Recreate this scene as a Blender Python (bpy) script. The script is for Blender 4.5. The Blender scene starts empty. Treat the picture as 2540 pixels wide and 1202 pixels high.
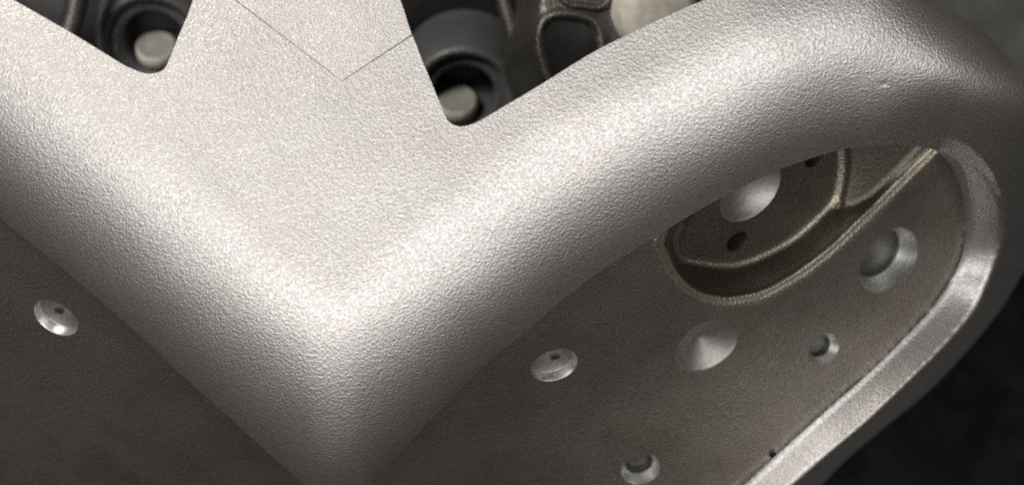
import bpy, math
import numpy as np
from mathutils import Vector, Matrix
from mathutils.geometry import delaunay_2d_cdt

S = bpy.context.scene
COL = S.collection
R = math.radians

# ------------------------------------------------------------------ camera
D = 5.0                                    # camera height over the top face, 1 unit = 1000 photo pixels there
cam_data = bpy.data.cameras.new("camera")
cam = bpy.data.objects.new("camera", cam_data)
COL.objects.link(cam)
cam.location = (0, 0, D)
cam_data.sensor_fit = 'HORIZONTAL'
cam_data.sensor_width = 36.0
cam_data.lens = 36.0 * D / 2.54
cam_data.clip_start = 0.05
cam_data.clip_end = 100
cam_data.dof.use_dof = True
cam_data.dof.focus_distance = D + 0.32
cam_data.dof.aperture_fstop = 0.92
S.camera = cam

# ------------------------------------------------------------------ light
world = bpy.data.worlds.new("World")
S.world = world
world.use_nodes = True
bg = world.node_tree.nodes["Background"]
bg.inputs[0].default_value = (1.0, 0.89, 0.76, 1)
bg.inputs[1].default_value = 0.072


def area(name, loc, target, sx, sy, power, col):
    l = bpy.data.lights.new(name, 'AREA')
    l.shape = 'RECTANGLE'
    l.size, l.size_y = sx, sy
    l.energy = power
    l.color = col
    o = bpy.data.objects.new(name, l)
    COL.objects.link(o)
    o.location = loc
    o.rotation_euler = (Vector(target) - Vector(loc)).to_track_quat('-Z', 'Y').to_euler()
    return o


area("key_lamp", (0.0, -2.55, 5.3), (0.0, 0, 0), 12.8, 3.8, 455, (1.0, 0.975, 0.955))
area("top_lamp", (-3.0, 3.4, 3.9), (0.6, 0, -0.6), 1.5, 1.5, 270, (1.0, 0.95, 0.86))

S.view_settings.view_transform = 'Standard'
S.view_settings.look = 'None'
S.view_settings.exposure = 0.0
S.view_settings.gamma = 1.0
S.render.engine = 'CYCLES'
S.cycles.use_denoising = False
S.cycles.caustics_reflective = False


# ------------------------------------------------------------------ mapping
def unproj(p, z):
    """photo pixel (x, y) and height z -> place; arrays"""
    p = np.asarray(p, float)
    z = np.asarray(z, float)
    k = (D - z) / D / 1000.0
    return np.stack([(p[..., 0] - 1270) * k, (601 - p[..., 1]) * k, z + 0 * k], -1)


def proj(w):
    w = np.asarray(w, float)
    k = D / (D - w[..., 2]) * 1000.0
    return np.stack([w[..., 0] * k + 1270, 601 - w[..., 1] * k], -1)


def curve(pts, step=14.0, closed=False):
    """Catmull-Rom through the points, resampled at an even step"""
    P = np.asarray(pts, float)
    n = len(P)
    out = []
    rng = n if closed else n - 1
    for i in range(rng):
        if closed:
            a, b, c, d = P[(i - 1) % n], P[i], P[(i + 1) % n], P[(i + 2) % n]
        else:
            a, b, c, d = P[max(i - 1, 0)], P[i], P[i + 1], P[min(i + 2, n - 1)]
        for t in np.linspace(0, 1, 24, endpoint=False):
            out.append(0.5 * ((2 * b) + (-a + c) * t + (2 * a - 5 * b + 4 * c - d) * t * t + (-a + 3 * b - 3 * c + d) * t ** 3))
    out.append(P[0] if closed else P[-1])
    Q = np.array(out)
    L = np.concatenate([[0], np.cumsum(np.linalg.norm(np.diff(Q, axis=0), axis=1))])
    m = max(2, int(round(L[-1] / step)))
    s = np.linspace(0, L[-1], m + 1)
    res = np.stack([np.interp(s, L, Q[:, 0]), np.interp(s, L, Q[:, 1])], -1)
    return res[:-1] if closed else res


def line(a, b, step=14.0):
    a, b = np.array(a, float), np.array(b, float)
    m = max(1, int(np.linalg.norm(b - a) / step))
    return a + (b - a) * np.linspace(0, 1, m + 1)[:, None]


def dist(p, poly, closed=False):
    p = np.asarray(p, float)
    a = np.asarray(poly, float)
    b = np.roll(a, -1, 0) if closed else a[1:]
    if not closed:
        a = a[:-1]
    best = np.full(len(p), 1e18)
    for i in range(len(a)):
        ab = b[i] - a[i]
        t = np.clip(((p - a[i]) @ ab) / max(ab @ ab, 1e-9), 0, 1)
        q = p - (a[i] + t[:, None] * ab)
        best = np.minimum(best, (q * q).sum(1))
    return np.sqrt(best)


def inside(p, poly):
    p = np.asarray(p, float)
    x, y = p[:, 0], p[:, 1]
    r = np.zeros(len(p), bool)
    n = len(poly)
    for i in range(n):
        x1, y1 = poly[i]
        x2, y2 = poly[(i + 1) % n]
        c = (y1 > y) != (y2 > y)
        if c.any():
            with np.errstate(divide='ignore', invalid='ignore'):
                xi = (x2 - x1) * (y - y1) / (y2 - y1 + 1e-12) + x1
            r ^= c & (x < xi)
    return r


def sstep(a, b, x):
    t = np.clip((x - a) / (b - a), 0, 1)
    return t * t * (3 - 2 * t)


def smin(a, b, k):
    h = np.clip(0.5 + 0.5 * (b - a) / k, 0, 1)
    return b * (1 - h) + a * h - k * h * (1 - h)


def wobble(p, f=1.0):
    x, y = p[:, 0] * f / 1000, p[:, 1] * f / 1000
    return (np.sin(13.1 * x + 5.2 * y + 1) + np.sin(-7.3 * x + 15.7 * y + 2.2) + np.sin(21 * x + 19 * y) * .5
            + np.sin(31 * x - 17 * y + .7) * .4 + np.sin(-9 * x - 37 * y + .3) * .3) / 3.2


# ------------------------------------------------------------------ mesh builders
def link(name, verts, faces, mat, parent=None, smooth=True, origin=None, quads=True):
    v = np.asarray(verts, float)
    if parent is not None:
        base = Vector((0, 0, 0))
        q = parent
        while q is not None:
            base += q.location
            q = q.parent
        v = v - np.array(base)
    me = bpy.data.meshes.new(name)
    me.from_pydata([tuple(x) for x in v], [], [tuple(int(i) for i in f) for f in faces])
    if smooth:
        me.polygons.foreach_set('use_smooth', [True] * len(me.polygons))
    me.materials.append(mat)
    me.update()
    o = bpy.data.objects.new(name, me)
    COL.objects.link(o)
    if parent is not None:
        o.parent = parent
    return o


def field(outline, zfun, spacing=9.0, holes=(), creases=(), extra=None, skirts=()):
    """triangulated sheet over an outline in photo pixels, heights from zfun; skirts drop from loops"""
    outline = np.asarray(outline, float)
    loops = [outline] + [np.asarray(h, float) for h in holes]
    pts, edges = [], []
    for L in loops:
        b = len(pts)
        n = len(L)
        pts += list(L)
        edges += [(b + i, b + (i + 1) % n) for i in range(n)]
    for c in creases:
        b = len(pts)
        pts += list(c)
        edges += [(b + i, b + i + 1) for i in range(len(c) - 1)]
    lo, hi = outline.min(0), outline.max(0)
    gx = np.arange(lo[0], hi[0], spacing)
    gy = np.arange(lo[1], hi[1], spacing * 0.87)
    X, Y = np.meshgrid(gx, gy)
    X = X + (np.arange(len(gy)) % 2)[:, None] * spacing * 0.5
    G = np.stack([X.ravel(), Y.ravel()], -1)
    if extra is not None:
        G = np.concatenate([G, extra])
    keep = inside(G, outline)
    for h in loops[1:]:
        keep &= ~inside(G, h)
    G = G[keep]
    dm = np.full(len(G), 1e9)
    for L in loops:
        dm = np.minimum(dm, dist(G, L, True))
    for c in creases:
        dm = np.minimum(dm, dist(G, c))
    G = G[dm > spacing * 0.55]
    allp = np.concatenate([np.array(pts), G])
    res = delaunay_2d_cdt([Vector(p) for p in allp], edges, [], 0, 1e-4)
    V = np.array([tuple(v) for v in res[0]])
    F = np.array([f for f in res[2] if len(f) == 3])
    C = V[F].mean(1)
    ok = inside(C, outline)
    for h in loops[1:]:
        ok &= ~inside(C, h)
    F = F[ok]
    # facing up in space (image y points down)
    a = V[F[:, 1]] - V[F[:, 0]]
    b = V[F[:, 2]] - V[F[:, 0]]
    cr = a[:, 0] * b[:, 1] - a[:, 1] * b[:, 0]
    F[cr > 0] = F[cr > 0][:, ::-1]
    F = F[np.abs(cr) > 0.8]
    W = unproj(V, zfun(V))
    verts, faces = [W], list(map(tuple, F))
    base = len(W)
    for (loop, depth, taper) in skirts:
        L = np.asarray(loop, float)
        top = unproj(L, zfun(L))
        n = len(L)
        nx = np.roll(L, -1, 0) - np.roll(L, 1, 0)
        nrm = np.stack([nx[:, 1], -nx[:, 0]], -1)
        nrm /= np.linalg.norm(nrm, axis=1)[:, None] + 1e-9
        sa = 0.5 * np.sum(L[:, 0] * np.roll(L[:, 1], -1) - np.roll(L[:, 0], -1) * L[:, 1])
        sg = -1.0 if sa > 0 else 1.0
        if any(L is h or (len(L) == len(h) and np.allclose(L, h)) for h in loops[1:]):
            sg = -sg
        nrm = nrm * sg                         # points into the material
        off = np.stack([nrm[:, 0], -nrm[:, 1]], -1)
        bot = top.copy()
        dep = depth if np.isscalar(depth) else depth(L)
        bot[:, 2] -= dep
        bot[:, :2] += off * (np.asarray(dep) * taper)[..., None] if not np.isscalar(dep) else off * dep * taper
        verts += [top, bot]
        for i in range(n):
            j = (i + 1) % n
            faces.append((base + i, base + j, base + n + j, base + n + i))
        base += 2 * n
    return np.concatenate(verts), faces


def lathe(center, axis, prof, seg=48, rim=None):
    """rings (radius, height along the axis); radius 0 closes to a point"""
    n = Vector(axis).normalized()
    t = n.cross(Vector((0, 1, 0.01))).normalized()
    b = n.cross(t)
    c = Vector(center)
    verts, faces, rings = [], [], []
    for k, (r, h) in enumerate(prof):
        if r == 0:
            verts.append(c + n * h)
            rings.append([len(verts) - 1])
            continue
        ring = []
        for i in range(seg):
            a = 2 * math.pi * i / seg
            v = c + n * h + (t * math.cos(a) + b * math.sin(a)) * r
            if rim is not None and k == 0:
                v = Vector(rim[i])
            verts.append(v)
            ring.append(len(verts) - 1)
        rings.append(ring)
    for A, B in zip(rings, rings[1:]):
        if len(A) == 1 and len(B) == 1:
            continue
        for i in range(seg):
            j = (i + 1) % seg
            if len(B) == 1:
                faces.append((A[i], A[j], B[0]))
            elif len(A) == 1:
                faces.append((A[0], B[j], B[i]))
            else:
                faces.append((A[i], A[j], B[j], B[i]))
    return [tuple(v) for v in verts], faces


def tube(path, rad, seg=12):
    path = [Vector(p) for p in path]
    verts, faces = [], []
    for i, p in enumerate(path):
        d = (path[min(i + 1, len(path) - 1)] - path[max(i - 1, 0)]).normalized()
        u = d.cross(Vector((0, 0, 1))).normalized()
        w = u.cross(d)
        r = rad[i] if hasattr(rad, '__len__') else rad
        for k in range(seg):
            a = 2 * math.pi * k / seg
            verts.append(tuple(p + u * math.cos(a) * r + w * math.sin(a) * r))
    for i in range(len(path) - 1):
        for k in range(seg):
            m = (k + 1) % seg
            faces.append((i * seg + k, i * seg + m, (i + 1) * seg + m, (i + 1) * seg + k))
    faces.append(tuple(range(seg)))
    faces.append(tuple((len(path) - 1) * seg + k for k in range(seg)))
    return verts, faces


# ------------------------------------------------------------------ materials
def blasted(name, col, col2, rough, grain, bump, metallic=1.0, fine=0.0, speck=0.0, stain=None):
    m = bpy.data.materials.new(name)
    m.use_nodes = True
    nt = m.node_tree
    N, Lk = nt.nodes, nt.links
    b = N["Principled BSDF"]
    b.inputs["Metallic"].default_value = metallic
    tc = N.new("ShaderNodeNewGeometry")
    pos = tc.outputs["Position"]

    def noise(scale, detail=2.0, r=0.55, dist_=0.0):
        n = N.new("ShaderNodeTexNoise")
        n.inputs["Scale"].default_value = scale
        n.inputs["Detail"].default_value = detail
        n.inputs["Roughness"].default_value = r
        n.inputs["Distortion"].default_value = dist_
        Lk.new(pos, n.inputs["Vector"])
        return n

    def ramp(src, p0, p1, c0, c1):
        r = N.new("ShaderNodeValToRGB")
        r.color_ramp.elements[0].position = p0
        r.color_ramp.elements[1].position = p1
        r.color_ramp.elements[0].color = (*c0, 1)
        r.color_ramp.elements[1].color = (*c1, 1)
        Lk.new(src, r.inputs[0])
        return r.outputs[0]

    def mix(f, a, b_, mode='MIX'):
        x = N.new("ShaderNodeMix")
        x.data_type = 'RGBA'
        x.blend_type = mode
        if isinstance(f, float):
            x.inputs[0].default_value = f
        else:
            Lk.new(f, x.inputs[0])
        for s, v in ((6, a), (7, b_)):
            if isinstance(v, tuple):
                x.inputs[s].default_value = (*v, 1)
            else:
                Lk.new(v, x.inputs[s])
        return x.outputs[2]

    big = noise(5.5, 3.0)
    c = ramp(big.outputs["Fac"], 0.40, 0.62, col, col2)
    g = noise(grain, 2.5, 0.6)
    gv = ramp(g.outputs["Fac"], 0.36, 0.66, (0.77, 0.77, 0.77), (1.0, 1.0, 1.0))
    c = mix(1.0, c, gv, 'MULTIPLY')
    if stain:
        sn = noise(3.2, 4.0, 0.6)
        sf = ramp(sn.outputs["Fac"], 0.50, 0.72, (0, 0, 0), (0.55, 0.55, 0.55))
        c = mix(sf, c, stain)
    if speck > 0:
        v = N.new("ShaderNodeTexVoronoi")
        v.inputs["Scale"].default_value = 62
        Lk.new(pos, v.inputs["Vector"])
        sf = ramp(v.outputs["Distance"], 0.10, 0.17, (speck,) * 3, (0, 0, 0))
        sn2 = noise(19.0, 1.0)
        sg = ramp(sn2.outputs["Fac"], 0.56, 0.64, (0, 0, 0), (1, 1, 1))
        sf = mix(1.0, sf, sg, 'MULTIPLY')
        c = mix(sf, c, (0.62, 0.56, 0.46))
    Lk.new(c, b.inputs["Base Color"])
    rr = ramp(g.outputs["Fac"], 0.35, 0.68, (rough + 0.06,) * 3, (rough - 0.05,) * 3)
    Lk.new(rr, b.inputs["Roughness"])
    bp = N.new("ShaderNodeBump")
    bp.inputs["Strength"].default_value = 1.0
    bp.inputs["Distance"].default_value = bump
    Lk.new(g.outputs["Fac"], bp.inputs["Height"])
    Lk.new(bp.outputs["Normal"], b.inputs["Normal"])
    return m


def machined(name, col, rough, rings=95.0, bump=0.0005):
    """turned metal: fine rings about the local z axis"""
    m = bpy.data.materials.new(name)
    m.use_nodes = True
    nt = m.node_tree
    N, Lk = nt.nodes, nt.links
    b = N["Principled BSDF"]
    b.inputs["Metallic"].default_value = 1.0
    b.inputs["Roughness"].default_value = rough
    tc = N.new("ShaderNodeTexCoord")
    sep = N.new("ShaderNodeSeparateXYZ")
    Lk.new(tc.outputs["Object"], sep.inputs[0])
    ln = N.new("ShaderNodeVectorMath"); ln.operation = 'LENGTH'
    cx = N.new("ShaderNodeCombineXYZ")
    Lk.new(sep.outputs[0], cx.inputs[0]); Lk.new(sep.outputs[1], cx.inputs[1])
    Lk.new(cx.outputs[0], ln.inputs[0])
    cv = N.new("ShaderNodeCombineXYZ")
    Lk.new(ln.outputs["Value"], cv.inputs[0]); Lk.new(sep.outputs[2], cv.inputs[1])
    n = N.new("ShaderNodeTexNoise")
    n.inputs["Scale"].default_value = rings
    n.inputs["Detail"].default_value = 4
    Lk.new(cv.outputs[0], n.inputs["Vector"])
    n2 = N.new("ShaderNodeTexNoise")
    n2.inputs["Scale"].default_value = 90
    n2.inputs["Detail"].default_value = 3
    Lk.new(tc.outputs["Object"], n2.inputs["Vector"])
    r = N.new("ShaderNodeValToRGB")
    r.color_ramp.elements[0].position = 0.3
    r.color_ramp.elements[1].position = 0.7
    r.color_ramp.elements[0].color = (*[x * .72 for x in col], 1)
    r.color_ramp.elements[1].color = (*col, 1)
    Lk.new(n2.outputs["Fac"], r.inputs[0])
    Lk.new(r.outputs[0], b.inputs["Base Color"])
    bp = N.new("ShaderNodeBump")
    bp.inputs["Strength"].default_value = 1.0
    bp.inputs["Distance"].default_value = bump
    Lk.new(n.outputs["Fac"], bp.inputs["Height"])
    Lk.new(bp.outputs["Normal"], b.inputs["Normal"])
    return m


M_shell = blasted("blasted_metal", (0.647, 0.621, 0.603), (0.639, 0.623, 0.607), 0.43, 138.0, 0.0020)
M_panel = blasted("fine_blasted_metal", (0.66, 0.625, 0.605), (0.645, 0.635, 0.618), 0.43, 175.0, 0.0017)
M_lip = blasted("highlit_edge_metal", (0.50, 0.46, 0.375), (0.45, 0.412, 0.335), 0.42, 150.0, 0.0034)
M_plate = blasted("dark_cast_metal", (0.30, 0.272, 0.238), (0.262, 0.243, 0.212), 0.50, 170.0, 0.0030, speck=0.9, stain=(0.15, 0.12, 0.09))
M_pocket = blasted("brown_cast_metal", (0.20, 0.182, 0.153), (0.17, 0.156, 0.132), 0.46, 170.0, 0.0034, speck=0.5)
M_turned = machined("turned_metal", (0.62, 0.62, 0.605), 0.42)
M_bore = machined("shaded_turned_metal", (0.25, 0.246, 0.235), 0.48)  # turned metal darkened to put shade into the bore floors
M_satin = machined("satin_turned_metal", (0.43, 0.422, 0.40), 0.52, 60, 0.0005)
M_house = blasted("black_housing_metal", (0.18, 0.18, 0.188), (0.15, 0.15, 0.157), 0.42, 60.0, 0.003, metallic=0.3)
M_brack = blasted("black_bracket_metal", (0.16, 0.152, 0.143), (0.135, 0.13, 0.125), 0.42, 90.0, 0.0028, metallic=0.7)
M_side = blasted("grey_side_metal", (0.11, 0.109, 0.106), (0.09, 0.09, 0.088), 0.6, 12.0, 0.002, metallic=0.0)
M_back = blasted("black_back_metal", (0.03, 0.03, 0.033), (0.024, 0.024, 0.027), 0.55, 40.0, 0.003, metallic=0.0)
M_end = blasted("shaded_cap_material", (0.42, 0.405, 0.375), (0.37, 0.36, 0.335), 0.5, 30.0, 0.001, metallic=0.0)  # greyer copy of the pale cap, shade painted on the plug faces
M_cap = blasted("pale_cap_material", (0.88, 0.84, 0.77), (0.82, 0.78, 0.71), 0.5, 30.0, 0.001, metallic=0.0)
M_ground = blasted("black_rubber", (0.001, 0.001, 0.001), (0.007, 0.007, 0.0072), 0.6, 9.0, 0.01, metallic=0.0)
M_ground.node_tree.nodes["Principled BSDF"].inputs["Specular IOR Level"].default_value = 0.08
M_void = blasted("shaded_void_metal", (0.05, 0.047, 0.043), (0.04, 0.04, 0.038), 0.5, 100.0, 0.002, metallic=0.6)  # near-black colour stands in for shade inside small holes and slots


def thing(name, label, cat, loc):
    o = bpy.data.objects.new(name, None)
    COL.objects.link(o)
    o.empty_display_size = 0.1
    o.location = loc
    o['label'] = label
    o['category'] = cat
    return o


# ------------------------------------------------------------------ outlines read off the photograph
E_left = curve([(-260, 318), (-120, 440), (0, 541), (58, 588), (146, 658), (263, 757), (380, 862), (467, 944), (555, 1022), (642, 1101), (730, 1179), (792, 1229), (838, 1250)])
E_right = curve([(838, 1250), (885, 1222), (960, 1152), (1060, 1050), (1200, 905), (1255, 862), (1330, 799), (1390, 747), (1470, 686), (1560, 627), (1624, 588), (1680, 553), (1792, 489), (1919, 426), (1991, 400), (2055, 380), (2119, 365), (2199, 359), (2279, 364), (2335, 374)])
E_rim = curve([(2335, 374), (2375, 398), (2396, 436), (2406, 488), (2405, 536), (2397, 592), (2379, 655), (2350, 708), (2312, 763), (2258, 823), (2155, 925), (2050, 1017), (1938, 1117), (1850, 1197), (1760, 1280), (1660, 1370)])
RIDGE = curve([(2375, 390), (2439, 426), (2474, 476), (2490, 528), (2489, 576), (2474, 639), (2446, 712), (2418, 771), (2343, 859), (2251, 950), (2155, 1042), (2067, 1117), (1975, 1197), (1880, 1283), (1790, 1370)])
OUTER = curve([(1870, 1370), (1955, 1278), (2042, 1197), (2092, 1145), (2188, 1063), (2301, 971), (2397, 871), (2480, 770), (2538, 675), (2585, 600), (2612, 510), (2618, 400), (2592, 290), (2540, 196), (2500, 143), (2472, 108), (2440, 80), (2412, 58), (2377, 38), (2321, 16), (2273, -1), (2140, -48), (2010, -72), (1880, -54), (1745, 1)])
WIN_R = curve([(1745, 1), (1700, 20), (1634, 50), (1539, 95), (1459, 137), (1330, 217), (1249, 265), (1190, 300), (1162, 311), (1141, 314), (1124, 309), (1110, 298), (1096, 269), (1075, 217), (1050, 157), (1033, 114), (1023, 88.3)], 9)
PANEL_R = curve([(1021.4, 86), (1015, 68), (993, 0), (940, -150), (876, -330)], 12)
WIN_L = curve([(504, -59), (479, 0), (466, 37), (446, 83), (426, 133), (413, 163), (403, 175), (386, 182), (358, 182), (316, 166), (283, 147), (173, 80), (33, 0), (-60, -55), (-260, -170)], 9)
APEX = np.array([848.0, 201.0])

shell_outline = np.concatenate([E_left[:-1], E_right[:-1], E_rim, OUTER[:-1], WIN_R,
                                line(WIN_R[-1], APEX + (0, 0.75), 9)[1:-1], line(APEX + (0, 0.75), WIN_L[0], 9)[:-1], WIN_L])
panel_outline = np.concatenate([PANEL_R, line((876, -330), (612, -330))[1:-1], curve([(612, -330), (540, -145), (506, -61.6)], 12)[:-1],
                                line((506, -60.6), APEX + (0, -0.75), 9)[:-1], line(APEX + (0, -0.75), PANEL_R[0], 9)[:-1]])
RIM_BAND = np.concatenate([E_rim, RIDGE[::-1]])


# ------------------------------------------------------------------ heights
def z_plate(p):
    r = np.hypot(p[:, 0] - 830, p[:, 1] + 700)
    z = -0.31 - 1.42 * (r - 1510) / 1000
    d = dist(p, E_rim)
    z = z + (0.05 + 0.15 * sstep(480, 1150, p[:, 1])) * np.clip(1 - d / (200 + 320 * sstep(480, 1150, p[:, 1])), 0, 1) ** 2
    z = z + 0.010 * np.clip(1 - d / 18, 0, 1) ** 2
    return z + 0.0016 * wobble(p, 0.7)


def arc(d, w, th):
    """drop of a rounded edge: 0 at d >= w, full at the edge"""
    t = np.clip(1 - d / w, 0, 1) * math.sin(th)
    return (1 - np.sqrt(1 - t * t)) * w / math.sin(th) / 1000


def z_arm(p):
    x, y = p[:, 0], p[:, 1]
    zb = -0.05 * y / 1000 - 0.09 * np.clip((y - 700) / 500, 0, 2) ** 2 - 0.19 * sstep(1800, 2950, x)
    dl, dr = dist(p, E_left), dist(p, np.concatenate([E_right, E_rim[:30]]))
    d = smin(dl, dr, 95)
    w = 400 - 25 * sstep(1250, 1950, x)
    z = zb - arc(d, w, R(61))
    do = dist(p, OUTER[:-20])
    z = z - arc(do, 260, R(52)) * sstep(2120, 2560, x)
    return z


def z_rim(p):
    zp = z_plate(p)
    de, dr, do = dist(p, E_rim), dist(p, RIDGE), dist(p, OUTER)
    inn = inside(p, RIM_BAND) | (de < 1.5)
    u = de / (de + dr + 1e-6)
    v = dr / (dr + do + 1e-6)
    hr = 0.182 * (1 + 0.17 * sstep(700, 1150, p[:, 1])) * np.clip((de + dr) / 85, 0.12, 1)
    sd = np.where(inn, -dr, dr) / 1000
    zi = np.where(inn, hr * u, hr + 1.5 * sd)
    zo = np.where(inn, hr - 3.0 * sd, hr - 0.40 * v ** 1.4)
    z = smin(zi, zo, 0.05)
    return zp + z


def z_shell(p):
    x, y = p[:, 0], p[:, 1]
    t = np.clip((y - 130) / 570, 0, 1)
    m = t ** 3 * (t * (6 * t - 15) + 10) * sstep(2150, 2360, x + np.clip(y - 560, 0, None) * 0.9)
    z = z_arm(p) * (1 - m) + z_rim(p) * m
    z = z + 0.0022 * wobble(p, 1.0)
    g = np.exp(-(((x - 2192) / 11) ** 2 + ((y - 208) / 6) ** 2))
    return z - 0.002 * g


casting = thing("metal_casting", "bead-blasted grey metal casting with broad V spoke, curled arm and drilled dark plate", "metal casting", (0, 0, -0.9))

# broad spoke, arm and rim in one skin
dent = np.stack(np.meshgrid(np.arange(2160, 2226, 3.0), np.arange(186, 232, 3.0)), -1).reshape(-1, 2)
crk = RIDGE[4:-1]


def lower_depth(L):
    de = np.minimum(dist(L, E_left), np.minimum(dist(L, E_right), dist(L, E_rim)))
    return np.where(de < 3, np.clip(z_shell(L) - (z_plate(L) - 0.05), 0.06, 0.6), 0.14)


v, f = field(shell_outline, z_shell, 8.0, creases=[crk], extra=dent, skirts=[(shell_outline, lower_depth, 0.10)])
shell = link("spoke_cover", v, f, M_shell, casting)
v, f = field(panel_outline, lambda p: z_shell(p) + 0.0022, 9.0, skirts=[(panel_outline, 0.14, 0.08)])
link("inset_panel", v, f, M_panel, casting)

# ------------------------------------------------------------------ plate with its pocket and drilled holes
LIP = curve([(1622, 591), (1632, 639), (1664, 699), (1720, 743), (1784, 763), (1840, 761), (1900, 747), (1959, 717), (2019, 679), (2079, 631), (2139, 574), (2199, 516), (2263, 452), (2331, 384), (2360, 330), (2280, 285), (2080, 300), (1860, 385), (1690, 490)], 11, closed=True)


def z_pockfloor(p):
    return z_plate(p) - 0.19


def grad_normal(zf, px, py):
    p = np.array([[px, py], [px + 4, py], [px, py + 4]], float)
    w = unproj(p, zf(p))
    n = np.cross(w[2] - w[0], w[1] - w[0])
    n /= np.linalg.norm(n)
    return w[0], (n if n[2] > 0 else -n)


def hole_loop(zf, px, py, a, seg=48):
    c, n = grad_normal(zf, px, py)
    nv = Vector(n)
    t = nv.cross(Vector((0, 1, 0.01))).normalized()
    b = nv.cross(t)
    rad = a / 1000 * (D - c[2]) / D
    ring = np.array([Vector(c) + (t * math.cos(2 * math.pi * i / seg) + b * math.sin(2 * math.pi * i / seg)) * rad for i in range(seg)])
    L = proj(ring)
    for _ in range(3):
        L = proj(np.concatenate([ring[:, :2], zf(L)[:, None]], 1))
    rim = unproj(L, zf(L))
    return L, rim, c, nv, rad


def cup(name, h, prof, mat, parent, label=None, inner=None):
    L, rim, c, n, rad = h
    verts, faces = lathe((0, 0, 0), (0, 0, 1), [(r * rad, -d * rad) for r, d in prof], 48)
    q = Vector((0, 0, 1)).rotation_difference(n)
    t = n.cross(Vector((0, 1, 0.01))).normalized()
    b = n.cross(t)
    M = Matrix((t, b, n)).transposed()                       # local axes -> space
    t0 = Vector((0, 0, 1)).cross(Vector((0, 1, 0.01))).normalized()
    b0 = Vector((0, 0, 1)).cross(t0)
    M0 = Matrix((t0, b0, Vector((0, 0, 1)))).transposed()
    Rm = M @ M0.inverted()
    inv = Rm.inverted()
    verts = [Vector(v) for v in verts]
    for i in range(48):
        verts[i] = inv @ (Vector(rim[i]) - Vector(c))
    me = bpy.data.meshes.new(name)
    me.from_pydata([tuple(v) for v in verts], [], faces)
    me.polygons.foreach_set('use_smooth', [True] * len(me.polygons))
    me.materials.append(mat)
    me.set_sharp_from_angle(angle=R(38))
    if inner is not None:
        me.materials.append(inner[1])
        me.polygons.foreach_set('material_index', [1 if k // 48 >= inner[0] else 0 for k in range(len(me.polygons))])
    o = bpy.data.objects.new(name, me)
    COL.objects.link(o)
    base = Vector((0, 0, 0))
    p_ = parent
    while p_ is not None:
        base += p_.location
        p_ = p_.parent
    o.parent = parent
    o.matrix_local = Matrix.Translation(Vector(c) - base) @ Rm.to_4x4()
    if label:
        o['label'] = label
    return o


H = {
    'a': hole_loop(z_plate, 138, 788, 62), 'b': hole_loop(z_plate, 1376, 905, 61),
    'c': hole_loop(z_plate, 1753, 858, 84), 'd': hole_loop(z_plate, 2204, 646, 90),
    'e': hole_loop(z_plate, 2043, 864, 42), 'f': hole_loop(z_plate, 1589, 1162, 50),
}
NOTCH = hole_loop(z_plate, 1916, 1124, 10, 48)

pl_top = [E_left + (30, -70), (E_right + (-6, -70))[2:-6]]
plate_outline = np.concatenate([
    np.array([(-260, 1420), (-260, 260)], float),
    curve([(-260, 260), (0, 470), (300, 715), (560, 925), (838, 1090), (1100, 900), (1400, 660), (1640, 500), (1900, 360), (2150, 280), (2350, 300)])[1:-1],
    (E_rim + np.array([4, 0]))[0:1] + (10, -30), E_rim + np.array([7, 5]),
    np.array([(1640, 1420)], float)])
po = []
for a_, b_ in zip(plate_outline, np.roll(plate_outline, -1, 0)):
    po.append(line(a_, b_, 16)[:-1])
plate_outline = np.concatenate(po)
LIP_OUT = LIP
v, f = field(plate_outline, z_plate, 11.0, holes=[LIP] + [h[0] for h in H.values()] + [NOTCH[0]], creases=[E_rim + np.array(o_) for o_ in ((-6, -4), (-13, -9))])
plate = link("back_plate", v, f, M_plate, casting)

# pocket: raised lip, dark wall, floor and a raised ledge at its far end
FLOOR_IN = curve([(1690, 560), (1676, 600), (1690, 640), (1720, 652), (1784, 659), (1840, 655), (1919, 623), (1979, 587), (2039, 532), (2071, 500)], 10)
LEDGE_IN = curve([(2071, 516), (2119, 508), (2159, 488), (2207, 444), (2259, 392), (2300, 350), (2318, 322)], 10)
STEP = curve([(2071, 500), (2083, 448), (2087, 392), (2080, 330)], 10)
INNER = np.concatenate([FLOOR_IN, LEDGE_IN[1:], np.array([(2250, 305), (2090, 318), (1880, 405), (1730, 505)], float)])
LEDGE = np.concatenate([STEP[::-1], LEDGE_IN, np.array([(2250, 300), (2090, 312)], float)])


def z_pocket(p):
    zp = z_plate(p)
    dl, di = dist(p, LIP, True), dist(p, INNER, True)
    inn = inside(p, INNER)
    led = inside(p, LEDGE)
    lipw = 30.0
    dstep = dist(p, STEP)
    dled = dist(p, LEDGE_IN)
    # ledge height leans up towards the far end
    xs_ = np.interp(p[:, 1], STEP[::-1][:, 1], STEP[::-1][:, 0])
    q = p[:, 0] - xs_
    lf = sstep(0, 30, q)
    base = -0.19 + 0.04 * lf + 0.12 * (1 - (1 - np.clip(q / 220, 0, 1)) ** 2)
    base = base + 0.010 * np.exp(-((q - 2) / 8) ** 2) * (p[:, 1] < 515)
    u = np.clip((dl - lipw) / (dl - lipw + di + 1e-6), 0, 1)
    wall = -0.017 + (base + 0.017) * (0.78 * u + 0.22 * u * u)
    lip = 0.007 * np.clip(dl / 8, 0, 1) - 0.024 * np.clip((dl - 8) / (lipw - 8), 0, 1)
    h = np.where(inn | (di < 0.7), base, np.where(dl < lipw, lip, wall))
    h = h + 0.007 * np.exp(-((dl - lipw + 4) / 7) ** 2)
    bead = 0.009 * np.exp(-(di / 7.0) ** 2)
    return zp + h + bead


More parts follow.
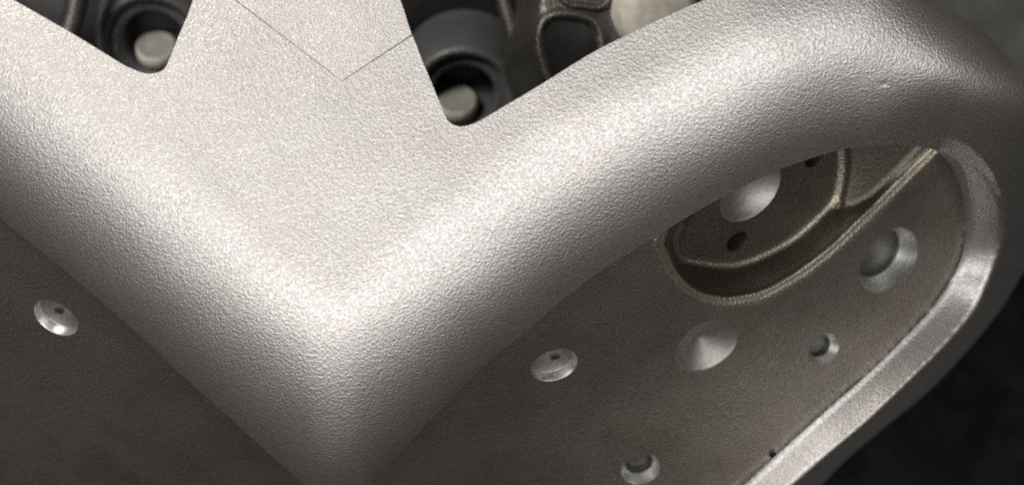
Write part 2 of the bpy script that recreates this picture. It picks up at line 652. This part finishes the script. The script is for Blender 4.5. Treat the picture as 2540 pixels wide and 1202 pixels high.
G = hole_loop(z_pockfloor, 1829, 599, 31)
Hh = hole_loop(z_pockfloor, 1862, 474, 92)
SL = hole_loop(z_pockfloor, 2018, 392, 27)
pin = [G, Hh, SL]
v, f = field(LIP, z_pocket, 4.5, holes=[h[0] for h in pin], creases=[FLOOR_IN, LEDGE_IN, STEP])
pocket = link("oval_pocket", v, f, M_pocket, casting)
pocket.data.materials.append(M_lip)                          # edge highlight painted in as paler metal
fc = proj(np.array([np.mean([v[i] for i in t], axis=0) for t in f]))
lit_edge = (dist(fc, LIP, True) < 27 + 5 * wobble(fc, 3)) | (dist(fc, FLOOR_IN) < 6) | (dist(fc, STEP) < 8)
pocket.data.polygons.foreach_set('material_index', lit_edge.astype(int).tolist())

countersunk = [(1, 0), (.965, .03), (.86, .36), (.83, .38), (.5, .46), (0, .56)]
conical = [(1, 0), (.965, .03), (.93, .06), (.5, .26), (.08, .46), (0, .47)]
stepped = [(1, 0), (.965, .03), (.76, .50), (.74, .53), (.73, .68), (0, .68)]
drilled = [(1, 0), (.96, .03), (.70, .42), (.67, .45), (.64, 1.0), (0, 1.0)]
for k in 'ab':
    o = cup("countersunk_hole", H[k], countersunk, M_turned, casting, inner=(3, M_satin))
    rad = H[k][4]
    sx = -0.20 if k == 'a' else 0.20
    v, f = [], []
    for (dx, dy, dz) in [(-.17, -.10, 0), (.17, -.10, 0), (.17, .10, 0), (-.17, .10, 0), (-.17, -.10, -.2), (.17, -.10, -.2), (.17, .10, -.2), (-.17, .10, -.2)]:
        an = R(-20) if k == 'a' else R(20)
        v.append(((sx + dx * math.cos(an) - dy * math.sin(an)) * rad, (-0.12 + dx * math.sin(an) + dy * math.cos(an)) * rad, (-.47 + dz) * rad))
    f = [(0, 1, 2, 3), (7, 6, 5, 4), (0, 4, 5, 1), (1, 5, 6, 2), (2, 6, 7, 3), (3, 7, 4, 0)]
    link("slot", v, f, M_void, None, smooth=False).parent = o
cup("conical_hole", H['c'], conical, M_satin, casting, "shallow satin hole with cone-shaped bottom in the plate")
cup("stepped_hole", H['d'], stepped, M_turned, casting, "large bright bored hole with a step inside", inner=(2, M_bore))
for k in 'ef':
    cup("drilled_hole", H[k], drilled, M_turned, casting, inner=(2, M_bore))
cup("rim_notch", NOTCH, [(1, 0), (.9, .4), (.85, 1.8), (0, 2.2)], M_void, casting)
cup("pin_hole", G, [(1, 0), (.94, .08), (.90, .5), (.86, 1.4), (0, 1.7)], M_void, pocket)
cup("dished_hole", Hh, [(1, 0), (.97, .02), (.93, .08), (.74, .22), (.5, .34), (.22, .42), (0, .44)], M_satin, pocket)
cup("slot_hole", SL, [(1, 0), (.95, .2), (.9, 1.6), (0, 2.0)], M_void, pocket)

# ------------------------------------------------------------------ dark housing seen through the openings
housing = thing("machine_housing", "black machine housing out of focus behind the casting's openings", "machine housing", (-0.2, 0.6, -1.5))


def z_wall(p):
    x, y = p[:, 0], p[:, 1]
    return -1.95 + 0.10 * np.sin(x / 140.0 + 0.6) * np.cos(y / 120.0) + 0.16 * np.exp(-((x - 780) / 260) ** 2) - 0.25 * sstep(60, 330, y)


def rect(x0, y0, x1, y1, step=30):
    return np.concatenate([line((x0, y0), (x1, y0), step)[:-1], line((x1, y0), (x1, y1), step)[:-1],
                           line((x1, y1), (x0, y1), step)[:-1], line((x0, y1), (x0, y0), step)[:-1]])


v, f = field(rect(-260, -420, 2050, 420), z_wall, 26.0)
link("wall", v, f, M_back, housing)
v, f = field(rect(2090, -420, 2640, 215), lambda p: -1.75 + 0.04 * np.sin(p[:, 0] / 90.0 + p[:, 1] / 160.0), 40.0, skirts=[(rect(2090, -420, 2640, 215), 0.2, 0.0)])
link("side_panel", v, f, M_side, housing)


def boss(px, py, z, sc, plug_px, plug_py):
    c = unproj(np.array([[px, py]]), np.array([z]))[0]
    ax = (0.0, -0.42, 0.9)
    pr = [(.260, -.30), (.215, -.02), (.205, .0), (.192, .006), (.180, -.002), (.172, -.03), (.150, -.036), (.140, -.030),
          (.128, -.036), (.120, -.06), (.112, -.16), (0, -.16)]
    v_, f_ = lathe(c, ax, [(r * sc, h * sc) for r, h in pr])
    b = link("boss", v_, f_, M_house, housing)
    pc = unproj(np.array([[plug_px, plug_py]]), np.array([z - 0.06]))[0]
    ax2 = (0.0, 0.60, 0.80)
    v_, f_ = lathe(pc, ax2, [(.050 * sc, -.16), (.055 * sc, -.065), (.074 * sc, -.052), (.080 * sc, -.030), (.078 * sc, -.004), (.070 * sc, .002)])
    link("plug", v_, f_, M_cap, b)['label'] = "pale plug at the bottom of the black boss"
    v_, f_ = lathe(pc, ax2, [(.070 * sc, .002), (.050 * sc, -.002), (0, -.003)])
    link("plug_end", v_, f_, M_end, b)


boss(376, 112, -1.50, 0.84, 386, 112)
boss(1150, 246, -1.50, 0.84, 1133, 246)

BR = np.concatenate([curve([(1330, -330), (1328, -100), (1322, 0), (1308, 70), (1312, 120), (1330, 170), (1352, 222), (1420, 330), (1500, 420)], 12)[:-1],
                     line((1500, 420), (1980, 180))[:-1], line((1980, 180), (1980, -330))[:-1], line((1980, -330), (1330, -330))[:-1]])
BW = curve([(1362, 62), (1400, 50), (1452, 58), (1472, 76), (1480, 120), (1486, 190), (1440, 260), (1400, 250), (1366, 180), (1350, 110)], 10, closed=True)


def z_br(p):
    x, y = p[:, 0], p[:, 1]
    d = dist(p, BR[:60])
    dw = dist(p, BW, True)
    return -0.92 - 0.04 * np.clip(1 - d / 30, 0, 1) ** 2 + 0.022 * np.exp(-((dw - 16) / 11) ** 2) - 0.08 * sstep(1560, 1900, x)


v, f = field(BR, z_br, 10.0, holes=[BW], skirts=[(BR, 0.5, -0.16), (BW, 0.3, 0.1)])
link("side_bracket", v, f, M_brack, housing)
c_ = curve([(1385, -60), (1392, -8), (1416, 12), (1450, 16), (1486, 20), (1506, 8), (1516, -14), (1522, -60)], 8)
v, f = tube([tuple(w) for w in unproj(c_, np.full(len(c_), -0.915))], 0.011)
link("raised_bead", v, f, M_brack, housing)
c = unproj(np.array([[1640, 34]]), np.array([-0.86]))[0]
v, f = lathe(c, (0.25, -0.2, 0.95), [(.125, -.16), (.122, -.02), (.112, .0), (.08, .012), (0, .02)])
link("round_cap", v, f, M_cap, housing)['label'] = "large pale round cap beside the bracket opening"
c_ = curve([(205, -140), (196, -40), (186, 30), (168, 90), (140, 150)], 10)
v, f = tube([tuple(w) for w in unproj(c_, np.full(len(c_), -1.3))], 0.036)
link("rib", v, f, M_brack, housing)
c_ = curve([(1245, -140), (1248, -20), (1266, 60), (1290, 130), (1335, 210)], 10)
v, f = tube([tuple(w) for w in unproj(c_, np.full(len(c_), -1.3))], 0.026)
link("rib", v, f, M_brack, housing)

# ------------------------------------------------------------------ surface below
n = 70
xs = np.linspace(-9, 9, n)
X, Y = np.meshgrid(xs, xs)
Z = -2.6 + 0.02 * np.sin(X * 2.1 + Y) * np.cos(Y * 1.7)
verts = np.stack([X, Y, Z], -1).reshape(-1, 3)
faces = [(j * n + i, j * n + i + 1, (j + 1) * n + i + 1, (j + 1) * n + i) for j in range(n - 1) for i in range(n - 1)]
g = link("ground", verts, faces, M_ground)
g['kind'] = 'structure'
g['label'] = "dark mottled rubber surface under the casting"
